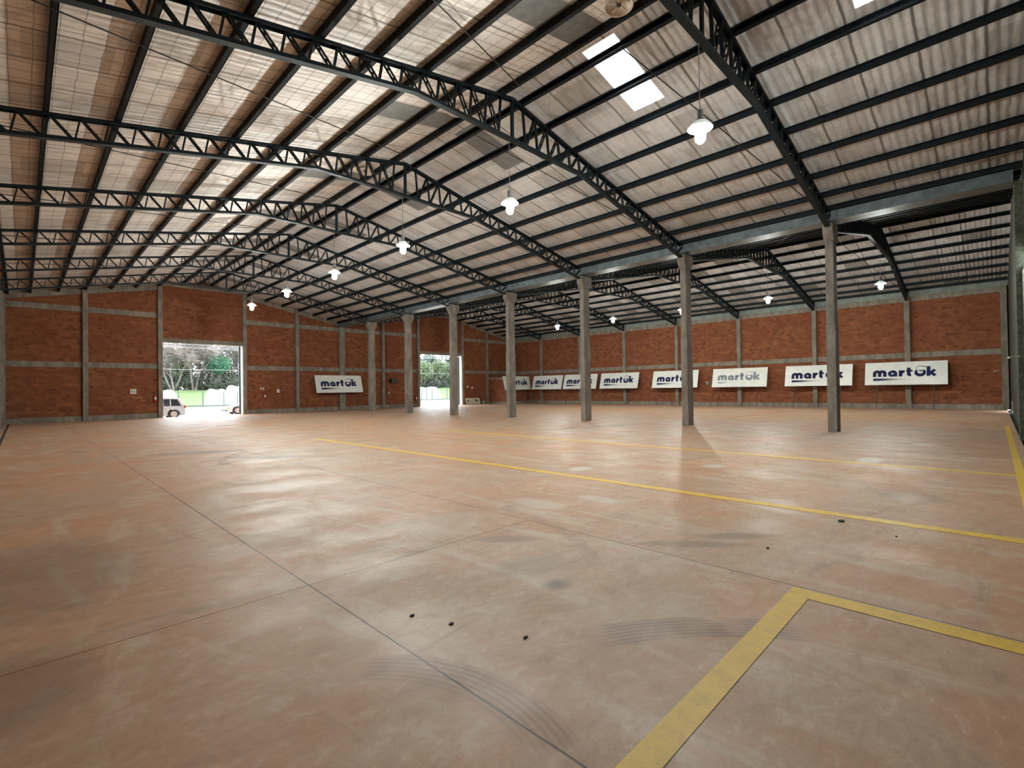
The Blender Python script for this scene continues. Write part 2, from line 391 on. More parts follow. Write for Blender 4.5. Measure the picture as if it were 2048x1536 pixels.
# ------------------------------------------------------------------ end wall
def frame_wall(name, mat): return mat
pil_x = [-.78, 2.85, 6.75, 12.08, 16.05, 19.93, 24.0, 27.95, 33.65, 37.2, 40.6]
doors = {2: (5.25,), 7: (5.3,)}
wb = MB()
for i in range(10):
    a, b = pil_x[i], pil_x[i+1]
    if i == 0: a = XL-.3
    if i == 9: b = XR+.4
    z0 = 0
    if i in doors: z0 = doors[i][0]+.3
    def top(x):
        r = R1 if x < 19.93 else R2
        t = ztop(x, r)+.17
        return min(t, 9.33) if i in doors else t
    pts = [(a, z0), (b, z0), (b, top(b)), (a, top(a))]
    wb.prism(pts, YE, YE+.2)
    if i in doors:   # recessed triangle of brick above the level beam
        r = R1 if i == 2 else R2
        wb.prism([(a, 9.33), (b, 9.33), (b, ztop(b, r)+.17), (r, ztop(r, r)+.17), (a, ztop(a, r)+.17)], YE+.14, YE+.24)
wall_back = struct(wb.build('wall_back', M['brick_x']))
for i, x in enumerate(pil_x):
    r = R1 if x < 19.95 else R2
    wd = .26 if i != 5 else .5
    z1 = ztop(x, r)+.08 if i not in (2, 3, 7, 8) else 9.2
    if i == 5: z1 = 7.6
    MB().box(x-wd/2, x+wd/2, YE-.22, YE+.05, 0, z1).build('pilaster', M['concrete'], wall_back)
for i in range(10):
    a, b = pil_x[i]+.13, pil_x[i+1]-.13
    r = R1 if i < 5 else R2
    if i in doors:
        z = doors[i][0]
        MB().box(a, b, YE-.06, YE+.22, z, z+.3).build('lintel', M['concrete'], wall_back)
        MB().box(a, b, YE-.1, YE+.16, 9.2, 9.36).build('top_beam', M['concrete'], wall_back)
    else:
        for z, h in ((3.4, .34), (6.93, .34)):
            MB().box(a, b, YE-.05, YE+.05, z, z+h).build('tie_beam', M['concrete'], wall_back)
        MB().box(a, b, YE-.06, YE+.05, 0, .32).build('plinth', M['concrete'], wall_back)
        MB().prism([(a, ztop(a, r)-.22), (b, ztop(b, r)-.22), (b, ztop(b, r)+.15), (a, ztop(a, r)+.15)], YE-.07, YE+.05).build('top_beam', M['concrete'], wall_back)
# open door frames in the end wall
for k, (a, b, h) in enumerate(((6.88, 11.95, 5.25), (28.08, 33.52, 5.3))):
    d = bpy.data.objects.new('door_%d' % (k+1), None); C.objects.link(d); d['kind'] = 'structure'
    MB().box(b-.02, b+.07, YE-.05, YE+.42, 0, h).build('jamb', M['jamb'], d)
    MB().box(a-.07, a+.02, YE-.05, YE+.42, 0, h).build('jamb', M['jamb'], d)
    MB().box(a+.02, a+.09, YE+.3, YE+.36, 0, h).build('guide_rail', M['door_steel'], d)
    MB().box(b-.16, b-.04, YE+.3, YE+.36, 0, h).build('guide_rail', M['door_steel'], d)

# ------------------------------------------------------------------ right wall
wr = MB().box(XR, XR+.2, YF-.2, YE+.2, 0, 7.3)
wall_right = struct(wr.build('wall_right', M['brick_y']))
ys = [YF-.1]+T+[YE]
for y in [YF+.05]+T:
    MB().box(XR-.22, XR+.03, y-.14, y+.14, 0, 7.35).build('pilaster', M['concrete'], wall_right)
for i in range(8):
    a, b = ys[i]+.14, ys[i+1]-.14
    MB().box(XR-.05, XR+.03, a, b, 3.3, 3.64).build('tie_beam', M['concrete'], wall_right)
    MB().box(XR-.06, XR+.03, a, b, 6.98, 7.3).build('top_beam', M['concrete'], wall_right)
    MB().box(XR-.04, XR+.03, a, b, 0, .3).build('plinth', M['concrete'], wall_right)
MB().box(XR-.12, XR+.2, YF-.2, YE, 7.3, 7.80).build('eave_panel', M['soffit'], wall_right)
# ------------------------------------------------------------------ left wall
wall_left = struct(MB().box(XL-.25, XL, YF-.2, YE+.2, 0, 7.75).build('wall_left', M['brick_y']))
for y in [YF+.1]+T:
    MB().box(XL-.02, XL+.16, y-.15, y+.15, 0, 7.0).build('pilaster', M['concrete'], wall_left)
MB().box(XL-.02, XL+.05, YE-.52, YE-.22, 0, 7.75).build('pilaster', M['concrete'], wall_left)
for z in (3.4, 6.93):
    MB().box(XL-.02, XL+.04, YF, YE, z, z+.34).build('tie_beam', M['concrete'], wall_left)
MB().box(XL-.02, XL+.04, YF, YE, 0, .3).build('plinth', M['concrete'], wall_left)
# ------------------------------------------------------------------ front wall (unseen behind the camera; a high gap is added for fill light)
wf = MB()
wf.prism([(XL-.2, 5.4), (XC, 5.4), (XC, 7.75), (R1, 9.75), (XL-.2, 7.7)], YF-.34, YF-.16)
wf.box(XL-.2, XC, YF-.34, YF-.16, 0, 4.9); wf.box(XL-.2, 5, YF-.34, YF-.16, 4.9, 5.4)  # strip above the door left open, added to light the floor
wf.prism([(XC, 5.4), (XR+.2, 5.4), (XR+.2, 7.7), (R2, 9.75), (XC, 7.75)], YF-.34, YF-.16)
wf.box(XC, 36.6, YF-.34, YF-.16, 0, 5.4); wf.box(36.6, 39.4, YF-.34, YF-.16, .6, 5.4); wf.box(39.4, XR+.2, YF-.34, YF-.16, 0, 5.4)
wall_front = struct(wf.build('wall_front', M['door']))
MB().box(XC-.25, XC+.35, YF-.5, YF+.02, 0, 7.3).build('pilaster', M['moss'], wall_front)
struct(MB().box(7.0, XC-.25, YF-.15, YF-.10, .02, 4.7).build('door_3', M['door']))

# ------------------------------------------------------------------ roof
def roof_slope(xa, xb, holes):
    """sheet between xa and xb along the whole hall, with rectangular holes (x0,x1,y0,y1)"""
    mb = MB(); xs = sorted({xa, xb, *[h[0] for h in holes], *[h[1] for h in holes]}); ysr = sorted({YF-.5, YE+.6, *[h[2] for h in holes], *[h[3] for h in holes]})
    r = R1 if (xa+xb)/2 < 19.95 else R2
    zz = lambda x: ztop(x, r)+.17
    for i in range(len(xs)-1):
        for j in range(len(ysr)-1):
            cx, cyy = (xs[i]+xs[i+1])/2, (ysr[j]+ysr[j+1])/2
            if any(h[0] < cx < h[1] and h[2] < cyy < h[3] for h in holes): continue
            a, b, c, d = xs[i], xs[i+1], ysr[j], ysr[j+1]
            mb.prism([(a, zz(a)), (b, zz(b)), (b, zz(b)+.04), (a, zz(a)+.04)], c, d)
    return mb
holes1 = [(9.6, 12.0, 6.1, 7.0), (9.6, 12.0, 1.0, 1.9)]
ceiling = struct(roof_slope(XL-.2, R1, []).build('ceiling', M['roof']))
struct(roof_slope(R1, 19.95, holes1).build('ceiling', M['roof']))
struct(roof_slope(19.95, R2, []).build('ceiling', M['roof']))
struct(roof_slope(R2, XR+.2, []).build('ceiling', M['roof']))
for i, h in enumerate(holes1):
    zz = lambda x: ztop(x, R1)+.18
    n = 24; mb = MB(); vs = []; fs = []
    for k in range(n+1):
        y = h[2]+(h[3]-h[2])*k/n; dz = .012*math.sin(2*PI*k/n*5)
        vs += [(h[0], y, zz(h[0])+dz), (h[1], y, zz(h[1])+dz)]
    for k in range(n): fs.append((2*k, 2*k+1, 2*k+3, 2*k+2))
    struct(mb.add(vs, fs).build('window_%d' % (i+1), M['skylight']))
    pl = bpy.data.lights.new('portal_skylight', 'AREA'); pl.shape = 'RECTANGLE'; pl.size = 2.4; pl.size_y = .9; pl.cycles.is_portal = True
    po = bpy.data.objects.new('portal_skylight', pl); C.objects.link(po); po.location = (10.8, (h[2]+h[3])/2, zz(10.8)+.06); po.rotation_euler = (0, math.atan(SL), 0)
# grey strips where the foil is missing
for k in range(0, 7):
    y0 = T[k]+1.85 if k else 6.05
    for (a, b) in ((6.7, 9.3), (9.7, 11.95)):
        if k == 0 and a > 9: continue
        zz = lambda x: ztop(x, R1)+.165
        p = MB().prism([(a, zz(a)-.004), (b, zz(b)-.004), (b, zz(b)+.004), (a, zz(a)+.004)], y0, y0+.92).build('bare_sheet', M['bare'], ceiling)
        p['label'] = 'dark grey bare sheet without foil'

# ------------------------------------------------------------------ purlins
def purlin(x, r, label, group):
    z = ztop(x, r)-.01; h = .17; f = .09; t = .014
    s = 1 if x < r else -1
    mb = MB()
    y0, y1 = YF-.15, YE
    def b(x0, x1, z0, z1): mb.box(min(x0, x1), max(x0, x1), y0, y1, z0, z1)
    b(x-t/2, x+t/2, z, z+h); b(x, x+s*f, z, z+t); b(x, x+s*f, z+h-t, z+h); b(x+s*f-t, x+s*f, z, z+.025)
    tag(mb.build('roof_purlin', M['steel_purlin']), label, 'purlin', group)
offs = [.42, 1.55, 2.85, 4.12, 5.40, 6.68, 7.92, 9.15, 10.1]
NTH = ['first', 'second', 'third', 'fourth', 'fifth', 'sixth', 'seventh', 'eighth', 'ninth']
for r, hall in ((R1, 'left hall'), (R2, 'right hall')):
    for side, sn in ((-1, 'left'), (1, 'right')):
        for i, o_ in enumerate(offs):
            purlin(r+side*o_, r, 'dark roof purlin, %s from the ridge on the %s slope of the %s' % (NTH[i], sn, hall), 'purlins of the '+hall)

# ------------------------------------------------------------------ trusses
def make_truss():
    root = thing('roof_truss', 'x', 'truss')
    HS = 10.25
    zt = lambda x: ZR-SL*abs(x); zb = lambda x: min(zt(x)-.57, 8.45)
    K = 3.15
    # chords: channel sections
    def chord(pts, up):
        mb = MB()
        for p, q in zip(pts[:-1], pts[1:]):
            P = lambda a, dz: (a[0], 0, a[1]+dz)
            mb.bar(P(p, 0), P(q, 0), .15, .012, (0, 0, 1))
            for s in (-1, 1):
                mb.bar((p[0], s*.069, p[1]+up*.035), (q[0], s*.069, q[1]+up*.035), .012, .07)
        return mb
    chord([(-HS, zt(HS)-.01), (0, ZR-.01), (HS, zt(HS)-.01)], -1).build('top_chord', M['steel'], root)
    chord([(-HS, zb(HS)), (-K, 8.45), (K, 8.45), (HS, zb(HS))], 1).build('bottom_chord', M['steel'], root)
    MB().bar((0, 0, 8.45), (0, 0, ZR-.03), .09, .06, (0, 1, 0)).build('king_post', M['steel'], root)
    for s in (-1, 1):
        MB().box(min(s*HS, s*(HS-.08)), max(s*HS, s*(HS-.08)), -.07, .07, zb(HS), zt(HS)).build('end_post', M['steel'], root)
        n = 19; dx = (HS-.1)/(n+1)
        for i in range(n+1):
            xo = HS-.08-i*dx                 # outer bottom node
            xv = xo-.1                       # top node leans to the ridge
            xn = max(xo-dx, 0.02)
            if i > 0:
                MB().bar((s*xo, 0, zb(xo)), (s*xv, 0, zt(xv)-.03), .075, .035, (1, 0, 0)).build('vertical_strut', M['steel'], root)
            if i < n:
                p = (s*(xv if i else xo), zt(xv if i else xo)-.03); q = (s*xn, zb(xn)+.01); mb = MB()
                for y in (-.045, .045): mb.bar((p[0], y, p[1]), (q[0], y, q[1]), .03, .035, (1, 0, 0))
                for f in (.33, .66):
                    cx, cz = p[0]+(q[0]-p[0])*f, p[1]+(q[1]-p[1])*f; mb.box(cx-.02, cx+.02, -.06, .06, cz-.02, cz+.02)
                mb.build('diagonal_strut', M['steel'], root)
    return root
tr0 = make_truss(); first = True
for r, hall in ((R1, 'left hall'), (R2, 'right hall')):
    for k, y in enumerate(T):
        t = tr0 if first else copy_tree(tr0)
        first = False
        t.location = (r, y, 0)
        t['label'] = 'dark lattice roof truss of the %s, on the %s column of the row' % (hall, ORD[k])
        t['group'] = 'lattice trusses of the '+hall

# ------------------------------------------------------------------ valley gutter
gt = thing('valley_gutter', 'long grey steel valley gutter lying on top of the column row', 'gutter', (XC, 0, 0))
mb = MB()
mb.box(-.34, -.328, YF+.03, YE-.08, 7.30, 7.63); mb.box(.328, .34, YF+.03, YE-.08, 7.30, 7.63); mb.box(-.34, .34, YF+.03, YE-.08, 7.29, 7.302)
mb.build('trough', M['gutter'], gt)
MB().box(-.42, -.33, YF+.03, YE-.08, 7.62, 7.66).build('lip', M['steel'], gt); MB().box(.33, .42, YF+.03, YE-.08, 7.62, 7.66).build('lip', M['steel'], gt)
for k in range(7):
    y = T[k]+2.6
    MB().box(-.352, -.34, y-.05, y+.05, 7.29, 7.63).build('joint_strap', M['gutter'], gt)

# ------------------------------------------------------------------ columns
def make_column():
    root = thing('concrete_column', 'x', 'column')
    a, b = .24, .125
    MB().prism([(-a-.02, 0), (a+.02, 0), (a+.02, 3.72), (-a-.02, 3.72)], -b-.015, b+.015).build('lower_shaft', M['column'], root, bevel=.015)
    MB().prism([(-a, 3.72), (a, 3.72), (a, 6.62), (-a, 6.62)], -b, b).build('upper_shaft', M['column'], root, bevel=.015)
    MB().prism([(-a, 6.62), (a, 6.62), (a+.17, 6.88), (a+.17, 7.22), (-a-.17, 7.22), (-a-.17, 6.88)], -b-.03, b+.03).build('capital', M['column'], root, bevel=.012)
    MB().box(-.3, .3, -.1, .1, 7.22, 7.29).build('bearing_plate', M['steel'], root)
    return root
c0 = make_column()
for k, y in enumerate(T):
    c = c0 if k == 0 else copy_tree(c0)
    c.location = (XC, y, 0)
    c['label'] = 'grey concrete column with flared top, %s of the row of seven' % ORD[k]
    c['group'] = 'row of concrete columns'

# ------------------------------------------------------------------ bracing rods
for r, hall in ((R1, 'left hall'), (R2, 'right hall')):
    for k in range(7):
        ya = T[k]
        zf = lambda x: ztop(x, r)-.02
        e = min(ya+5.1, YE-.1)
        rods = []
        if k < 6 or True:
            rods.append(((r+10.0, ya+.15), (r+.3, ya+2.05), 'right'))
            rods.append(((r-10.0, ya+.9), (r-.3, min(ya+4.7, YE-.2)), 'left'))
        for (x0, y0), (x1, y1), sn in rods:
            o = MB().tube([(x0, y0, zf(x0)), (x1, y1, zf(x1))], .014, 6).build('bracing_rod', M['rod'])
            tag(o, 'thin bracing rod, %s slope of the %s, beyond the %s truss' % (sn, hall, ORD[k]), 'rod', 'bracing rods of the '+hall)

# ------------------------------------------------------------------ high bay lamps
def make_lamp():
    root = thing('high_bay_lamp', 'x', 'lamp')
    MB().tube([(0, 0, .34), (0, 0, 1.72)], .009, 6).build('suspension_cable', M['cable'], root)
    MB().lathe([(.001, .36), (.05, .36), (.065, .33), (.065, .16), (.075, .15), (.075, .13)], n=20).build('socket_housing', M['cable'], root, True)
    MB().lathe([(.075, .14), (.13, .12), (.205, .05), (.235, .0), (.24, -.005), (.228, .0), (.195, .045), (.12, .11), (.06, .125), (.001, .125)], n=28).build('reflector', M['dish'], root, True)
    MB().lathe([(.001, -.30), (.05, -.285), (.088, -.24), (.105, -.17), (.10, -.09), (.075, -.01), (.05, .06), (.04, .12)], n=14).build('bulb', M['bulb'], root, True)
    return root
l0 = make_lamp(); n = 0
for r, hall, nn in ((R1-.1, 'left hall', 7), (R2+.3, 'right hall', 6)):
    for k in range(nn-1 if hall == 'right hall' else 6):
        l = l0 if n == 0 else copy_tree(l0); n += 1
        l.location = (r, T[k]+.03, 6.72)
        l['label'] = 'lit white-dish lamp hanging below the %s truss of the %s' % (ORD[k], hall)
        l['group'] = 'high-bay lamps of the '+hall
# ------------------------------------------------------------------ round roof vents
def make_vent():
    root = thing('roof_vent', 'x', 'vent')
    MB().lathe([(.17, .12), (.30, .02), (.305, -.02), (.28, -.03), (.26, .0), (.10, .06), (.001, .06)], n=28).build('vent_ring', M['vent'], root, True)
    MB().lathe([(.001, .05), (.05, .04), (.05, -.01), (.001, -.012)], n=12).build('hub', M['pole'], root, True)
    mb = MB()
    for k in range(5):
        t = 2*PI*k/5; mb.bar((.04*math.cos(t), .04*math.sin(t), .01), (.25*math.cos(t), .25*math.sin(t), .01), .03, .008)
    mb.build('spider_bracket', M['vent'], root); return root
v0 = make_vent(); n = 0
for r, hall, ks in ((8.72, 'left hall', (0, 1, 2)), (29.6, 'right hall', (0,))):
    for k in ks:
        v = v0 if n == 0 else copy_tree(v0); n += 1
        v.location = (r, T[k]+1.4, zroof(r)-.10)
        v['label'] = 'round pale roof vent near the ridge of the %s, beyond the %s truss' % (hall, ORD[k]); v['group'] = 'round roof vents'

# ------------------------------------------------------------------ painted floor lines
def fline(x0, x1, y0, y1, label):
    tag(MB().box(x0, x1, y0, y1, .0005, .003).build('floor_line', M['yellow']), label, 'floor marking', 'yellow floor lines')
mb = MB()
mb.add([(-.8, 1.05, .003), (4.24, 1.05, .003), (4.24, -.3, .003), (4.42, -.3, .003), (4.42, 1.20, .003), (-.8, 1.20, .003)], [(0, 1, 4, 5), (1, 2, 3, 4)])
tag(mb.build('floor_line', M['yellow']), 'broad yellow painted corner line on the concrete nearest the camera', 'floor marking', 'yellow floor lines')
fline(7.15, 7.34, -.24, 17.0, 'yellow painted line running away along the middle of the left hall floor')
fline(12.15, 12.33, -.24, 16.0, 'faint yellow painted line between the middle line and the column row')
fline(8.0, 26, -.36, -.24, 'yellow painted line along the front threshold at the right edge')
# bits of debris on the floor
for (x, y, r_, lb) in ((6.91, 1.34, .045, 'small dark flat scrap lying beside the long yellow line'), (5.29, 1.66, .022, 'tiny dark crumb of dirt on the floor short of the long yellow line'),
                     (2.34, 2.24, .016, 'tiny black crumb on the bare floor below the oil stain'), (2.12, 2.75, .018, 'tiny dark leaf crumb left of the oil stain'), (2.0, 3.06, .018, 'tiny brown pebble beside the slab joint'), (6.6, .78, .014, 'tiny dark crumb between the corner line and the long yellow line')):
    mb = MB(); pts = [(x+r_*math.cos(t)*(1.0+.3*random.random()), y+r_*math.sin(t)*(.6+.3*random.random())) for t in [2*PI*i/9 for i in range(9)]]
    mb.prism(pts, 0, .008 if r_ < .04 else .012, 'xy'); tag(mb.build('debris', M['groove']), lb, 'debris', 'debris on the floor')

# ------------------------------------------------------------------ sign boards
def stroke(mb, pts, wd, y=0):
    pts = [Vector((a, 0, b)) for a, b in pts]; n = len(pts); L = []; Rv = []
    for i, p in enumerate(pts):
        d = (pts[min(i+1, n-1)]-pts[max(i-1, 0)]).normalized(); nrm = Vector((-d.z, 0, d.x)); wi = wd[i] if isinstance(wd, list) else wd
        L.append(p+nrm*wi/2); Rv.append(p-nrm*wi/2)
    mb.add([(v.x, y, v.z) for v in L+Rv]+[(v.x, y+.004, v.z) for v in L+Rv],
           [(i, i+1, n+i+1, n+i) for i in range(n-1)]+[(2*n+n+i, 2*n+n+i+1, 2*n+i+1, 2*n+i) for i in range(n-1)]+
           [(i+1, i, 2*n+i, 2*n+i+1) for i in range(n-1)]+[(n+i, n+i+1, 3*n+i+1, 3*n+i) for i in range(n-1)])
def arcp(cx, cz, rx, rz, a0, a1, n=12): return [(cx+rx*math.cos(math.radians(a0+(a1-a0)*i/n)), cz+rz*math.sin(math.radians(a0+(a1-a0)*i/n))) for i in range(n+1)]
def letters():
    """martek wordmark, x-height 1: a list of (part name, mesh) and the total width"""
    W = .50; out = []; cur = [None]
    def new(nm='letter'): cur[0] = MB(); out.append((nm, cur[0]))
    def st(p, w_=W): stroke(cur[0], p, w_)
    new(); st([(.18, 0), (.18, .55)], .40); st(arcp(.47, .52, .29, .32, 180, 0), .42); st([(.76, .55), (.76, 0)], .40); st(arcp(1.05, .52, .29, .32, 180, 0), .42); st([(1.34, .55), (1.34, 0)], .40)
    ox = 1.74
    new(); st(arcp(ox+.40, .46, .28, .30, 20, 340, 20), .36); st([(ox+.80, 0), (ox+.80, .60)], .36); st(arcp(ox+.46, .52, .34, .30, 110, 0, 8), .34); ox += 1.14
    new(); st([(ox+.20, 0), (ox+.20, .96)], .40); st(arcp(ox+.55, .36, .34, .40, 170, 75, 8), .42); ox += .80
    new(); st([(ox+.28, .24), (ox+.28, 1.34)], .40); st([(ox, .86), (ox+.68, .86)], .28); st(arcp(ox+.50, .28, .22, .12, 180, 280, 6), .34); ox += .92
    # e : a bowl open to the top with a tick inside
    new('emblem'); cx = ox+.56; m2 = cur[0]
    stroke(m2, arcp(cx, .62, .44, .46, 140, 405, 22), [.20+.26*math.sin(PI*i/22) for i in range(23)])
    stroke(m2, [(cx-.24, .84), (cx+.24, .86), (cx+.03, .66)], [.10, .20, .12])
    stroke(m2, [(cx-.46, .95), (cx-.34, 1.42), (cx-.16, 1.60), (cx+.62, 1.40)], [.04, .06, .06, .13])
    ox += 1.22
    new(); st([(ox+.20, 0), (ox+.20, 1.48)], .40); st([(ox+.34, .42), (ox+.85, .94)], .36); st([(ox+.42, .52), (ox+.90, .04)], .38)
    return out, ox+1.05
def make_board(pale=False):
    """board plane leans back; origin on the floor under the middle of its lower edge; faces local -y"""
    root = thing('sign_board', 'x', 'sign')
    Lb, Hb = 4.2, 1.55
    lean = math.atan2(.42, 1.5)
    def part(mb, name, mat, smooth=False):
        o = mb.build(name, mat, root, smooth); o.location = (0, 0, 1.55); o.rotation_euler = (-lean, 0, 0); return o
    part(MB().box(-Lb/2, Lb/2, 0, .035, 0, Hb), 'panel', M['white'])
    fr = MB()
    for z in (.03, Hb-.06): fr.box(-Lb/2+.02, Lb/2-.02, .035, .065, z, z+.03)
    for x in (-Lb/2+.02, -.02, Lb/2-.05): fr.box(x, x+.03, .035, .065, .03, Hb-.03)
    part(fr, 'back_frame', M['pole'])
    glyphs, wt = letters(); s = 3.25/wt
    ink = M['faded'] if pale else M['navy']
    for nm, m in glyphs:
        k = MB(); k.v = [(-1.66+v[0]*s, -.006+v[1]*.5, .56+v[2]*s*.92) for v in m.v]; k.f = m.f; part(k, nm, ink)
    u = MB(); u.add([(0, -.004, 0), (2.3, -.004, .08), (2.3, -.004, .12), (0, -.004, .17)], [(0, 1, 2, 3)])
    un = u.build('underline', M['fade_pale'] if pale else M['fade'], root)
    un.rotation_euler = (-lean, 0, 0); un.location = (-1.64, 0, 1.55); 
    off = Vector((0, 0, .28)); off.rotate(un.rotation_euler); un.location = Vector((-1.64, 0, 1.55))+off
    for x in (-1.45, 1.45):
        # pole runs on down to the floor in the plane of the board
        t = math.tan(lean)
        MB().tube([(x, -1.55*t+.05, 0), (x, .06, 1.55), (x, .42+.06, 3.0)], .022, 8).build('support_pole', M['pole'], root)
    return root
bd = make_board(); kids.clear(); bdp = None
# right wall boards: y of the board centre
specs = [(34.68, 'white martek sign board leaning on the right wall, next to the low brick corner room'), (30.27, 'white martek sign board leaning on the right wall, half hidden by the fifth column, touching the board beside the corner'),
         (25.65, 'white martek sign board standing alone between the third and fifth columns on the right wall'), (19.98, 'white martek sign board on the right wall, its right part hidden by the second column'),
         (14.53, 'white martek sign board with faded grey-blue lettering on the right wall'), (9.07, 'white martek sign board on the right wall, crossed by the nearest column'), (4.15, 'white martek sign board on the right wall with a lamp glare, rightmost of all')]
specs = [(34.72, 'white martek sign board on the right wall, directly right of the corner room'),
         (30.3, 'white martek sign board on the right wall, partly behind the third column'),
         (25.65, 'white martek board on the right wall, in full view between two columns'),
         (19.98, 'white martek sign board on the right wall, partly behind the second column'),
         (14.53, 'white martek sign board with faded grey-blue lettering on the right wall'),
         (9.07, 'white martek sign board on the right wall, crossed by the nearest column'),
         (4.15, 'white martek sign board farthest right on the right wall, right of the nearest column')]
first = True
for i, (y, lb) in enumerate(specs):
    if i == 4: b = make_board(True)
    else: b = bd if first else copy_tree(bd); first = False
    b.location = (40.02, y, 0); b.rotation_euler = (0, 0, -PI/2); b['label'] = lb; b['group'] = 'martek boards'
b = copy_tree(bd); b.location = (19.45, 40.38, 0); b.rotation_euler = (0, 0, 0)
b['label'] = 'white martek sign board leaning on the end wall, left of the farthest column'; b['group'] = 'martek boards'
b = copy_tree(bd); b.location = (38.75, 37.55, 0); b.rotation_euler = (0, 0, 0)
b['label'] = 'martek sign board in front of the low corner room, mostly behind the fourth column'; b['group'] = 'martek boards'

# ------------------------------------------------------------------ low brick corner room
cr_ = thing('low_brick_partition', 'low brick partition with concrete cap closing off the far right corner', 'partition')
MB().box(37.35, 37.5, 38.2, YE-.06, .25, 2.75).build('side_panel', M['brick_y'], cr_)
MB().box(37.5, XR-.22, 38.2, 38.35, .25, 2.75).build('front_panel', M['brick_x'], cr_)
MB().box(37.32, 37.53, 38.17, YE-.06, 2.75, 2.93).build('cap', M['concrete'], cr_)
MB().box(37.53, XR-.22, 38.17, 38.38, 2.75, 2.93).build('cap', M['concrete'], cr_)
MB().box(37.32, 37.53, 38.17, YE-.06, 0, .25).build('plinth', M['concrete'], cr_)
MB().box(37.53, XR-.22, 38.17, 38.38, 0, .25).build('plinth', M['concrete'], cr_)

# ------------------------------------------------------------------ small things on the end wall
def font_mesh(txt, size, name, mat, parent, loc, rot=(PI/2, 0, 0), ext=.002):
    cu = bpy.data.curves.new(name, 'FONT'); cu.body = txt; cu.size = size; cu.extrude = ext; cu.align_x = 'CENTER'; cu.offset = size*.02
    to = bpy.data.objects.new(name, cu); C.objects.link(to)
    dg = bpy.context.evaluated_depsgraph_get(); me = bpy.data.meshes.new_from_object(to.evaluated_get(dg)); bpy.data.objects.remove(to)
    me.materials.clear(); me.materials.append(mat)
    o = bpy.data.objects.new(name, me); C.objects.link(o); o.parent = parent; o.location = loc; o.rotation_euler = rot; return o
pl = thing('wall_sign', 'square white plate with black characters on the brick, left of the open doorway', 'sign', (5.27, YE-.005, 1.84))
MB().box(-.16, .16, -.012, 0, -.16, .16).build('plate', M['paper'], pl); font_mesh('A', .2, 'letter', M['black'], pl, (-.065, -.014, -.07)); font_mesh('3', .2, 'digit', M['black'], pl, (.07, -.014, -.07))
pl = thing('wall_sign', 'white number plate above the extinguisher, right of the big doorway', 'sign', (13.36, YE-.005, 1.95))
MB().box(-.15, .15, -.012, 0, -.14, .14).build('plate', M['brick_x'], pl); font_mesh('P', .26, 'letter', M['paper'], pl, (-.085, -.014, -.09)); font_mesh('5', .26, 'digit', M['paper'], pl, (.085, -.014, -.09))
tag(MB().box(14.46, 14.66, YE-.02, YE, 1.62, 1.9).build('wall_sign', M['paper']), 'small pale notice on the brick, right of the number plate', 'sign')
for x, z in ((34.38, 1.95), (35.05, 1.84)):
    o = MB().lathe([(.001, -.03), (.11, -.03), (.12, -.015), (.12, 0)], (x, YE, z), 20, 'y').build('wall_disc', M['paper'])
    tag(o, 'pale round disc on the brick, %s of two by the far doorway' % ('left' if x < 34.5 else 'right'), 'disc', 'pale discs')
def extinguisher(x, y, z, label, side=False):
    r = thing('fire_extinguisher', label, 'fire extinguisher', (x, y, z))
    MB().lathe([(.001, 0), (.08, 0), (.085, .02), (.085, .42), (.05, .5), (.028, .53), (.028, .57), (.001, .57)], n=18).build('cylinder', M['red'], r, True)
    MB().bar((-.02, 0, .58), (.10, 0, .64), .03, .02).build('handle', M['black'], r)
    MB().tube([(.02, -.03, .57), (.10, -.06, .5), (.11, -.06, .25)], .012, 6).build('hose', M['black'], r)
    MB().box(-.06, .06, -.09, -.083, .18, .34).build('paper_label', M['paper'], r)
extinguisher(13.5, YE-.13, 1.1, 'red fire extinguisher hung under the number plate, right of the big doorway')
extinguisher(6.45, YE-.13, 1.1, 'red fire extinguisher on the brick just left of the big doorway')
extinguisher(27.62, YE-.13, .6, 'red fire extinguisher just left of the far doorway')
bx = thing('speaker_box', 'black box on a bracket beside the pilaster near the farthest columns', 'box', (25.1, YE, 2.58))
MB().prism([(-.38, -.22), (.36, -.17), (.36, .17), (-.38, .22)], -.4, -.12).build('housing', M['black'], bx, bevel=.02)
MB().box(-.42, -.3, -.12, 0, -.08, .08).build('bracket', M['black'], bx)
cd = tag(MB().tube([(24.42, YE-.03, 6.85), (24.42, YE-.03, 1.4), (24.3, YE-.03, 1.2)], .022, 8).build('conduit_pipe', M['pole']), 'thin dark conduit pipe running down the brick past the black box', 'pipe')
sw = thing('wall_switch', 'small switch with a red and white plate under the black box', 'switch', (24.62, YE, 1.45))
MB().box(-.06, .06, -.05, 0, -.1, .1).build('plate', M['paper'], sw); MB().box(-.03, .03, -.065, -.05, -.05, .0).build('button', M['red'], sw)
b = thing('notice_board', 'low cream board with dark marks leaning on the end wall by the far doorway', 'board', (34.95, YE-.35, 0))
pn = MB().box(-1.02, 1.02, 0, .03, .06, .74).build('panel', M['cream'], b); pn.rotation_euler = (-.32, 0, 0)
for (a, c, d, e) in ((-.78, -.62, .28, .52), (-.5, .1, .36, .41), (.35, .62, .32, .56), (.7, .85, .3, .42), (-.1, .5, .60, .63)):
    k = MB().box(a, c, -.006, -.001, d, e).build('printed_mark', M['black'], b); k.rotation_euler = (-.32, 0, 0)
bk = thing('bucket', 'small pale bucket on the floor right of the low cream board', 'bucket', (36.35, YE-.35, 0))
MB().lathe([(.001, .0), (.12, 0), (.16, .34), (.17, .34), (.17, .36), (.15, .36), (.115, .02), (.001, .02)], n=20).build('pail', M['paper'], bk, True)
MB().tube([(.17*math.cos(t), 0, .34+.10*math.sin(t)) for t in [PI*i/10 for i in range(11)]], .006, 6).build('bail_handle', M['pole'], bk)
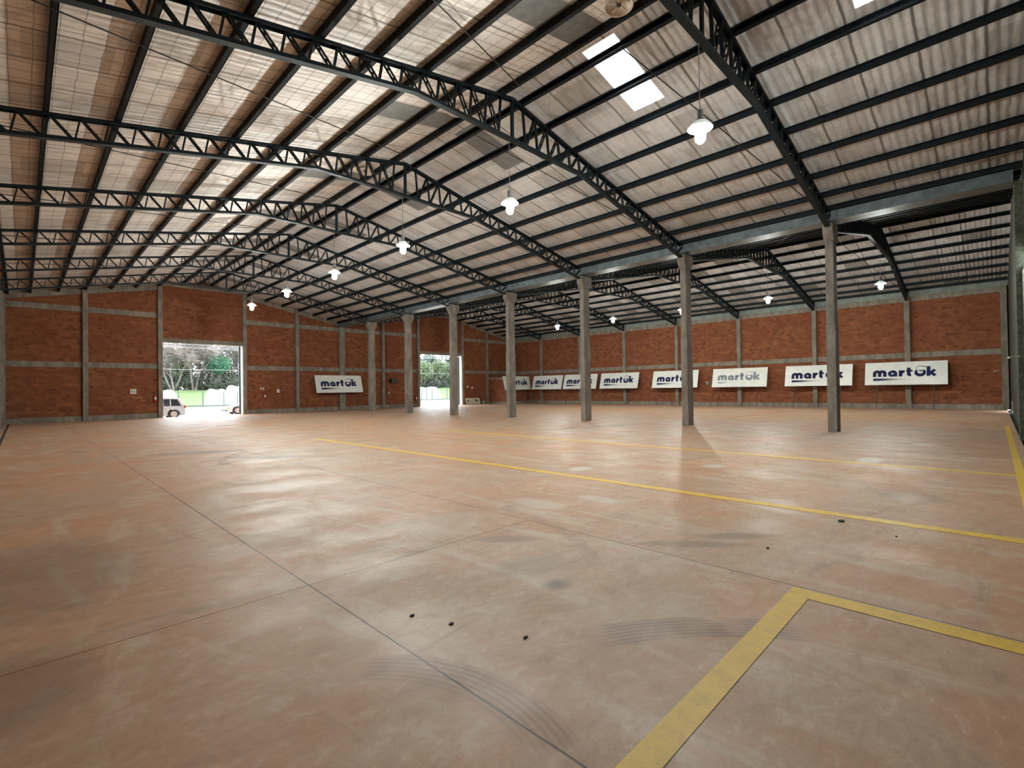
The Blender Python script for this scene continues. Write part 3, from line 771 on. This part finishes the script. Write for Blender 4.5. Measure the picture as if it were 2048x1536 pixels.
# outlet box between the third and fourth board on the right wall
ob = thing('outlet_box', 'small grey outlet box on the right wall between two boards', 'outlet', (XR, 17.3, 1.9))
MB().box(-.07, 0, -.12, .12, -.14, .14).build('housing', M['soffit'], ob, bevel=.01); MB().box(-.08, -.07, -.07, .07, -.08, .08).build('cover', M['cable'], ob)
# pale hooks at the right edge
for (x, y, z, lb) in ((XC-.27, YF+.0, 2.35, 'small pale hook on the dark front pillar, the higher one'), (XR-.28, YF+.3, 2.3, 'small pale hook at the right wall corner, the lower one')):
    h = thing('wall_hook', lb, 'hook', (x, y, z))
    MB().tube([(0, -.02, 0), (-.05, .12, .0), (-.06, .2, -.01)], .012, 8).build('arm', M['hook'], h); MB().lathe([(.001, -.035), (.03, -.02), (.035, 0), (.03, .02), (.001, .035)], (-.06, .2, -.02), 12).build('knob', M['hook'], h, True)

# ------------------------------------------------------------------ yard outside
def gz(y): return -.17 if y < 84 else -.17+2.4*min(1, (y-84)/22.0)
mb = MB(); yy = [YE+.28, 60, 84, 88, 92, 96, 100, 106, 140, 260]
for i in range(len(yy)-1):
    a, b = yy[i], yy[i+1]
    mb.add([(-80, a, gz(a)), (320, a, gz(a)), (320, b, gz(b)), (-80, b, gz(b))], [(0, 1, 2, 3)])
mb.add([(-80, -60, -.17), (320, -60, -.17), (320, YF-.6, -.17), (-80, YF-.6, -.17)], [(0, 1, 2, 3)])
mb.add([(XR+.4, YF-.6, -.17), (320, YF-.6, -.17), (320, YE+.28, -.17), (XR+.4, YE+.28, -.17)], [(0, 1, 2, 3)])
mb.add([(-80, YF-.6, -.17), (XL-.3, YF-.6, -.17), (XL-.3, YE+.28, -.17), (-80, YE+.28, -.17)], [(0, 1, 2, 3)])
struct(mb.build('ground', M['ground']))

# vehicles seen through the big doorway
def wheel(parent, x, y, r=.33):
    wv = MB().lathe([(r*.62, -.09), (r*.9, -.10), (r, -.07), (r, .07), (r*.9, .10), (r*.62, .09)], (x, y, r), 28, 'y').build('wheel', M['tyre'], parent, True)
    q = MB().lathe([(.02, -.11), (r*.18, -.11), (r*.2, -.07)], (x, y, r), 20, 'y')
    q.lathe([(r*.56, -.06), (r*.60, -.105), (r*.64, -.10)], (x, y, r), 28, 'y')
    q.lathe([(.001, -.045), (r*.62, -.045)], (x, y, r), 28, 'y')
    for k in range(5):
        t = 2*PI*k/5+.3; q.bar((x+.05*math.cos(t), y-.085, r+.05*math.sin(t)), (x+r*.6*math.cos(t), y-.085, r+r*.6*math.sin(t)), .06, .03, (0, 1, 0))
    q.build('rim', M['rim'], wv)
def archpts(cx, r, n=10, rev=True):
    return [(cx+r*math.cos(PI*i/n), .33+r*math.sin(PI*i/n)) for i in (range(n+1) if not rev else range(n, -1, -1))]
def make_car(loc, rz, label, length, belt, roof, hatch):
    """nose towards -x, side faces -y"""
    c = thing('car', label, 'car', loc, rz)
    L = length; fx, rx = .78, L-.72; wdt = 1.66
    low = [(0, .32), (.03, .20)]+[(fx-.39, .19)]+archpts(fx, .385)+[(fx+.39, .19), (rx-.39, .19)]+archpts(rx, .385)+[(rx+.39, .19), (L-.05, .22), (L, .34), (L+.01, .60), (L-.03, belt), (1.25, belt+.02), (.35, belt-.12), (.06, belt-.28), (0, .55)]
    body = MB().prism(low, -wdt/2, wdt/2).build('body', M['car_white'], c, bevel=.05)
    cab = [(1.15, belt), (1.85, roof-.08), (2.25, roof), (L-.75, roof), (L-.32, roof-.06), (L-.06, belt)] if hatch else [(1.2, belt), (1.95, roof-.05), (2.4, roof), (L-1.2, roof-.02), (L-.6, belt)]
    n = len(cab); vs = []
    for sgn in (-1, 1):
        for a, z in cab: vs.append((a, sgn*(wdt/2-.03-.17*(z-belt)/(roof-belt)), z))
    MB().add(vs, [tuple(range(n)), tuple(range(n, 2*n))[::-1]]+[(i, n+i, n+(i+1)%n, (i+1)%n) for i in range(n)]).build('cabin', M['car_white'], c, bevel=.04)
    def win(poly, name):
        vs = []
        for a, z in poly: vs.append((a, -(wdt/2-.03-.17*(z-belt)/(roof-belt))-.006, z))
        MB().add(vs+[(v[0], v[1]+.012, v[2]) for v in vs], [tuple(range(len(vs))), tuple(range(len(vs), 2*len(vs)))[::-1]]+[(i, len(vs)+i, len(vs)+(i+1)%len(vs), (i+1)%len(vs)) for i in range(len(vs))]).build(name, M['glass_dark'], c)
    t = roof-.10; bb = belt+.04
    win([(1.42, bb), (1.95, t), (2.35, t), (2.35, bb)], 'side_window')
    win([(2.42, bb), (2.42, t), (min(3.1, L-.95), t), (min(3.1, L-.95), bb)], 'side_window')
    if hatch: win([(L-.88, bb), (L-.88, t), (L-.48, t-.03), (L-.26, bb)], 'side_window')
    else: win([(L-1.15, bb), (L-1.2, t), (L-.85, bb)], 'side_window')
    for x in (fx, rx):
        for y in (-wdt/2+.08, wdt/2-.08): wheel(c, x, y)
    MB().box(-.02, .18, -wdt/2-.012, -wdt/2+.35, belt-.34, belt-.2).build('headlight', M['amber'], c)
    MB().box(L-.10, L+.02, -wdt/2-.012, -wdt/2+.2, belt-.12, belt+.06).build('tail_light', M['tail'], c)
    MB().box(1.0, rx-.5, -wdt/2-.02, -wdt/2, .5, .56).build('side_trim', M['rim'], c)
    MB().box(L-.02, L+.05, -wdt/2+.05, wdt/2-.05, .3, .45).build('bumper', M['car_white'], c)
    MB().box(-.06, .02, -wdt/2+.05, wdt/2-.05, .25, .42).build('bumper', M['pole'], c)
    MB().box(1.45, 1.55, -wdt/2-.16, -wdt/2+.02, belt+.02, belt+.14).build('mirror', M['car_white'], c, bevel=.02)
    return c
make_car((8.6-3.75, 43.9, -.17), 0, 'white hatchback parked outside, its tail showing at the left side of the big doorway', 3.75, .88, 1.53, True)
make_car((12.15, 46.8, -.17), 0, 'pale car parked outside, only its nose showing at the right side of the big doorway', 4.1, .80, 1.42, False)

# wire fence, one thing per stretch seen through a doorway
def fence(pts, y, name_lb, h=2.15):
    f = thing('wire_fence', name_lb, 'fence', (0, 0, -.17))
    for x in pts: MB().box(x-.06, x+.06, y-.06, y+.06, 0, h).build('post', M['fence'], f)
    a, b = min(pts), max(pts)
    for z in (.25, .8, 1.4, 2.0): MB().tube([(a, y, z), (b, y, z)], .012, 5).build('wire', M['fence'], f)
    MB().box(a, b, y-.12, y+.12, 0, .16).build('kerb', M['fence'], f)
fence([8.6, 11.7, 14.8, 17.6, 20.2, 21.9, 24.9, 28], 78, 'wire fence with dark posts beyond the yard, seen through the big doorway')
fence([49, 51.0, 52.1, 53.3, 54.6, 56.7, 59.5, 63], 74, 'wire fence with dark posts seen through the far doorway')
def mound(x0, x1, y0, y1, h, mat, lb):
    nx, ny = 14, 6; vs = []; fs = []
    for j in range(ny+1):
        for i in range(nx+1):
            u, v = i/nx, j/ny
            e = (1-(2*u-1)**6)*(1-(2*v-1)**4)
            vs.append((x0+(x1-x0)*u, y0+(y1-y0)*v, -.17+h*max(0, e)**.4*(1+.05*math.sin(u*9))))
    for j in range(ny):
        for i in range(nx): fs.append((j*(nx+1)+i, j*(nx+1)+i+1, (j+1)*(nx+1)+i+1, (j+1)*(nx+1)+i))
    tag(MB().add(vs, fs).build('tarpaulin_stack', mat, None, True), lb, 'tarpaulin', 'covered stacks beyond the fence')
mound(19.3, 21.9, 82, 85, 2.4, M['tarp'], 'long white covered stack beyond the fence at the right in the big doorway')
mound(21.9, 24.6, 81.5, 85, 2.9, M['tarp'], 'taller domed white covered stack at the right edge of the big doorway')
mound(11.5, 15.6, 82, 85, 2.35, M['tarp'], 'white covered stack above the hatchback in the big doorway')
mound(51.5, 58.0, 77, 80, 2.4, M['tarp_blue'], 'pale blue covered stack beyond the fence in the far doorway')

# power lines
for i, (y, z, lb) in enumerate(((60, 4.2, 'pale overhead cable crossing the big doorway at mid height'), (60, 6.45, 'lowest cable of the bundle at the top of the big doorway'), (61, 6.9, 'upper cable of the bundle at the top of the big doorway'), (62, 6.75, 'middle cable of the bundle at the top of the big doorway'))):
    pts = [(-20+10*k, y+.0, z+.5*((k-5)/5.0)**2-.1) for k in range(0, 12)]
    tag(MB().tube(pts, .014, 5).build('power_line', M['cable']), lb, 'cable', 'overhead cables')

# ------------------------------------------------------------------ trees
def leaf_cloud(mb, c, r, n, size, rng, flat=.7):
    for _ in range(n):
        while True:
            p = Vector((rng.uniform(-1, 1), rng.uniform(-1, 1), rng.uniform(-1, 1)))
            if p.length <= 1: break
        p = Vector((p.x*r, p.y*r, p.z*r*flat))+Vector(c)
        a = Vector((rng.uniform(-1, 1), rng.uniform(-1, 1), rng.uniform(-.6, .6))).normalized()*size*rng.uniform(.6, 1.3)
        b = a.cross(Vector((rng.uniform(-1, 1), rng.uniform(-1, 1), rng.uniform(-1, 1)))).normalized()*size*rng.uniform(.35, .8)
        mb.add([p-a, p+b, p+a, p-b], [(0, 1, 2, 3)])
def branch(mb, p, d, l, r, depth, rng, tips, nb=3, spread=.6):
    q = p+d*l
    mid = p+d*l*.5+Vector((rng.uniform(-1, 1), rng.uniform(-1, 1), 0))*l*.06
    mb.tube([p, mid, q], [r, r*.8, r*.6], 5 if depth > 1 else 3, False)
    tips.append(q)
    if depth == 0: return
    for k in range(nb):
        nd = (d+Vector((rng.uniform(-1, 1), rng.uniform(-1, 1), rng.uniform(-.3, .6)))*spread).normalized()
        branch(mb, p+d*l*rng.uniform(.55, 1.0), nd, l*rng.uniform(.55, .8), r*.55, depth-1, rng, tips, nb, spread)
def bare_tree(seed, H=12):
    rng = random.Random(seed); root = thing('bare_tree', 'x', 'tree')
    mb = MB(); tips = []
    for k in range(3):
        branch(mb, Vector((rng.uniform(-.3, .3), rng.uniform(-.3, .3), 0)), Vector((rng.uniform(-.35, .35), rng.uniform(-.2, .2), 1)).normalized(), H*.30, .15, 4, rng, tips, 3, .75)
    mb.build('trunk_and_branches', M['bark'], root)
    tw = MB()
    for t in tips:
        for _ in range(9):
            d = Vector((rng.uniform(-1, 1), rng.uniform(-1, 1), rng.uniform(-.4, 1))).normalized()*rng.uniform(.5, 1.5)
            s_ = d.cross(Vector((0, 1, .3))).normalized()*.022
            tw.add([t-s_, t+s_, t+d], [(0, 1, 2)])
    k = tw.build('twigs', M['twig'], root); return root
def leafy_tree(seed, H, mat, kind):
    rng = random.Random(seed); root = thing('leafy_tree', 'x', 'tree')
    mb = MB(); tips = []
    lf = MB()
    if kind == 'pine':      # flat tiers on a tall bare trunk
        mb.tube([(0, 0, 0), (.1, 0, H*.5), (0, .1, H)], [.2, .14, .05], 7)
        for k in range(7):
            z = H*(.45+.078*k); r = H*[.10, .17, .23, .25, .24, .19, .11][k]
            for j in range(6):
                t = 2*PI*j/6+k; e = (r*.75*math.cos(t), r*.75*math.sin(t), z+.2); mb.tube([(0, 0, z-.2), e], [.05, .02], 4)
                leaf_cloud(lf, e, r*.6, 170, .15, rng, .45)
    elif kind == 'tall':    # slender eucalyptus-like: thin trunk, high crown
        mb.tube([(0, 0, 0), (.1, .1, H*.5), (.2, 0, H*.95)], [.17, .12, .04], 6)
        for k in range(15):
            z = H*rng.uniform(.38, 1.0); t = rng.uniform(0, 2*PI); r = rng.uniform(.5, 1.9)
            e = (r*math.cos(t), r*math.sin(t), z); mb.tube([(0.1, 0, z-1.2), e], [.05, .02], 4); leaf_cloud(lf, e, rng.uniform(1.0, 1.7), 110, .19, rng, .9)
    else:
        branch(mb, Vector((0, 0, 0)), Vector((0, 0, 1)), H*.3, .2, 3, rng, tips, 3, .6)
        for t in tips[2:]: leaf_cloud(lf, t, H*.15, 70, .19, rng, .9)
    mb.build('trunk_and_branches', M['bark'], root); lf.build('crown', mat, root); return root
def bush(seed):
    rng = random.Random(seed); root = thing('bush', 'x', 'bush')
    st_ = MB()
    for k in range(7): st_.tube([(rng.uniform(-.3, .3), rng.uniform(-.3, .3), 0), (rng.uniform(-1.4, 1.4), rng.uniform(-1, 1), rng.uniform(1.2, 2.8))], [.04, .01], 4)
    st_.build('stems', M['bark'], root)
    lf = MB()
    for k in range(9): leaf_cloud(lf, (rng.uniform(-1.7, 1.7), rng.uniform(-.8, .8), rng.uniform(.5, 2.6)), .9, 110, .17, rng, .8)
    lf.build('foliage', M['leaf_under'], root); return root
protoB = [bare_tree(1, 11), bare_tree(5, 12)]
protoL = {'pine': leafy_tree(3, 9.0, M['leaf_pine'], 'pine'), 'tall': leafy_tree(4, 15, M['leaf_dark'], 'tall'), 'pale': leafy_tree(6, 9, M['leaf_pale'], 'round')}
protoU = bush(9)
def woodland(x0, x1, y, lb, seed):
    rng = random.Random(seed); mb = MB()
    for _ in range(int((x1-x0)*20)):
        x = rng.uniform(x0, x1); z = rng.uniform(.5, 12)*rng.uniform(.35, 1); leaf_cloud(mb, (x, y+rng.uniform(-2, 2), gz(y)+z-.8), 1.3, 22, .38, rng, .9)
    for _ in range(int((x1-x0)*1.2)):
        x = rng.uniform(x0, x1); yy_ = y+rng.uniform(-3, 1); mb.tube([(x, yy_, gz(y)-.2), (x+rng.uniform(-.5, .5), yy_, gz(y)+9)], [.12, .05], 4, False)
    tag(mb.build('woodland', M['leaf_wood']), lb, 'woodland', None, 'stuff')
woodland(12, 50, 134, 'hazy mass of woodland behind the trees in the big doorway', 5)
woodland(66, 112, 126, 'hazy mass of woodland behind the trees in the far doorway', 6)
used = set()
def place(proto, x, y, s, rz, label, group):
    o = proto if proto.name not in used else copy_tree(proto)
    used.add(proto.name); used.add(o.name)
    o.location = (x, y, gz(y)-.05); o.scale = (s, s, s); o.rotation_euler = (0, 0, rz); o['label'] = label; o['group'] = group
rng = random.Random(11)
DW = {0: 'big doorway', 1: 'far doorway'}
place(protoL['pine'], 27.1, 108, .80, 0, 'green pine with flat tiers of needles, right of centre in the big doorway', 'trees in the big doorway')
for i, (x, y, s, lb) in enumerate(((19.2, 106, 1.2, 'bare branching tree at the left side in the big doorway'), (22.6, 107, 1.22, 'bare broad-crowned tree left of the green pine'), (24.9, 112, 1.1, 'bare tree close behind the green pine at its left'), (31.4, 111, 1.15, 'bare pale tree at the right side in the big doorway'), (16.0, 110, 1.0, 'bare tree behind the left jamb of the big doorway'), (34.5, 112, 1.0, 'bare tree behind the right jamb of the big doorway'))):
    place(protoB[i % 2], x, y, s, rng.uniform(0, 6), lb, 'bare trees in the big doorway')
pos_words = ['at the far left', 'left of centre', 'near the centre', 'right of centre', 'at the far right', 'behind the left jamb', 'behind the right jamb']
for i, x in enumerate((20.0, 24.5, 29, 33.2, 37, 15.5, 41)):
    place(protoL['tall'], x, 121, 1.0+.04*(i % 3), rng.uniform(0, 6), 'tall dark slender tree %s of the back row in the big doorway' % pos_words[i], 'back row of tall trees in the big doorway')
for i, x in enumerate((17, 20, 23, 26, 29, 32, 35)):
    place(protoU, x, 107.5+rng.uniform(-.5, .8), 1+.2*rng.random(), rng.uniform(0, 6), 'dark bush at the foot of the trees in the big doorway, %s from the left' % NTH[i], 'undergrowth in the big doorway')
for i, x in enumerate((22.3, 26.8, 31.0, 35.2, 18.0, 39.0)):
    place(protoL['tall'], x, 128, 1.05+.05*(i % 2), i*1.7, 'dark slender tree of the hindmost row in the big doorway, %s' % ['at the left', 'left of centre', 'right of centre', 'at the right', 'behind the left jamb', 'behind the right jamb'][i], 'hindmost trees in the big doorway')
place(protoL['pale'], 21.0, 111, .9, 1, 'pale green bushy tree between the bare trees in the big doorway', 'trees in the big doorway')
for i, (x, s) in enumerate(((73, 1.1), (78.5, 1.2), (84, 1.1), (90, 1.1), (68, 1.1))):
    place(protoL['pale'], x, 106+i, s, i*1.3, 'pale green leafy tree in the far doorway, %s' % ['at the left', 'just left of centre', 'just right of centre', 'at the right', 'behind the left jamb'][i], 'leafy trees in the far doorway')
for i, x in enumerate((72, 77, 81, 86, 91, 96)):
    place(protoL['tall'], x, 116+(i % 2)*3, 1.12, i*2.1, 'tall slender tree of the back row in the far doorway, %s from the left' % NTH[i], 'back row of trees in the far doorway')
for i, x in enumerate((70, 73.5, 77, 80.5, 84, 87.5)):
    place(protoU, x, 107, 1.0, i, 'low bush under the trees in the far doorway, %s from the left' % NTH[i], 'undergrowth in the far doorway')
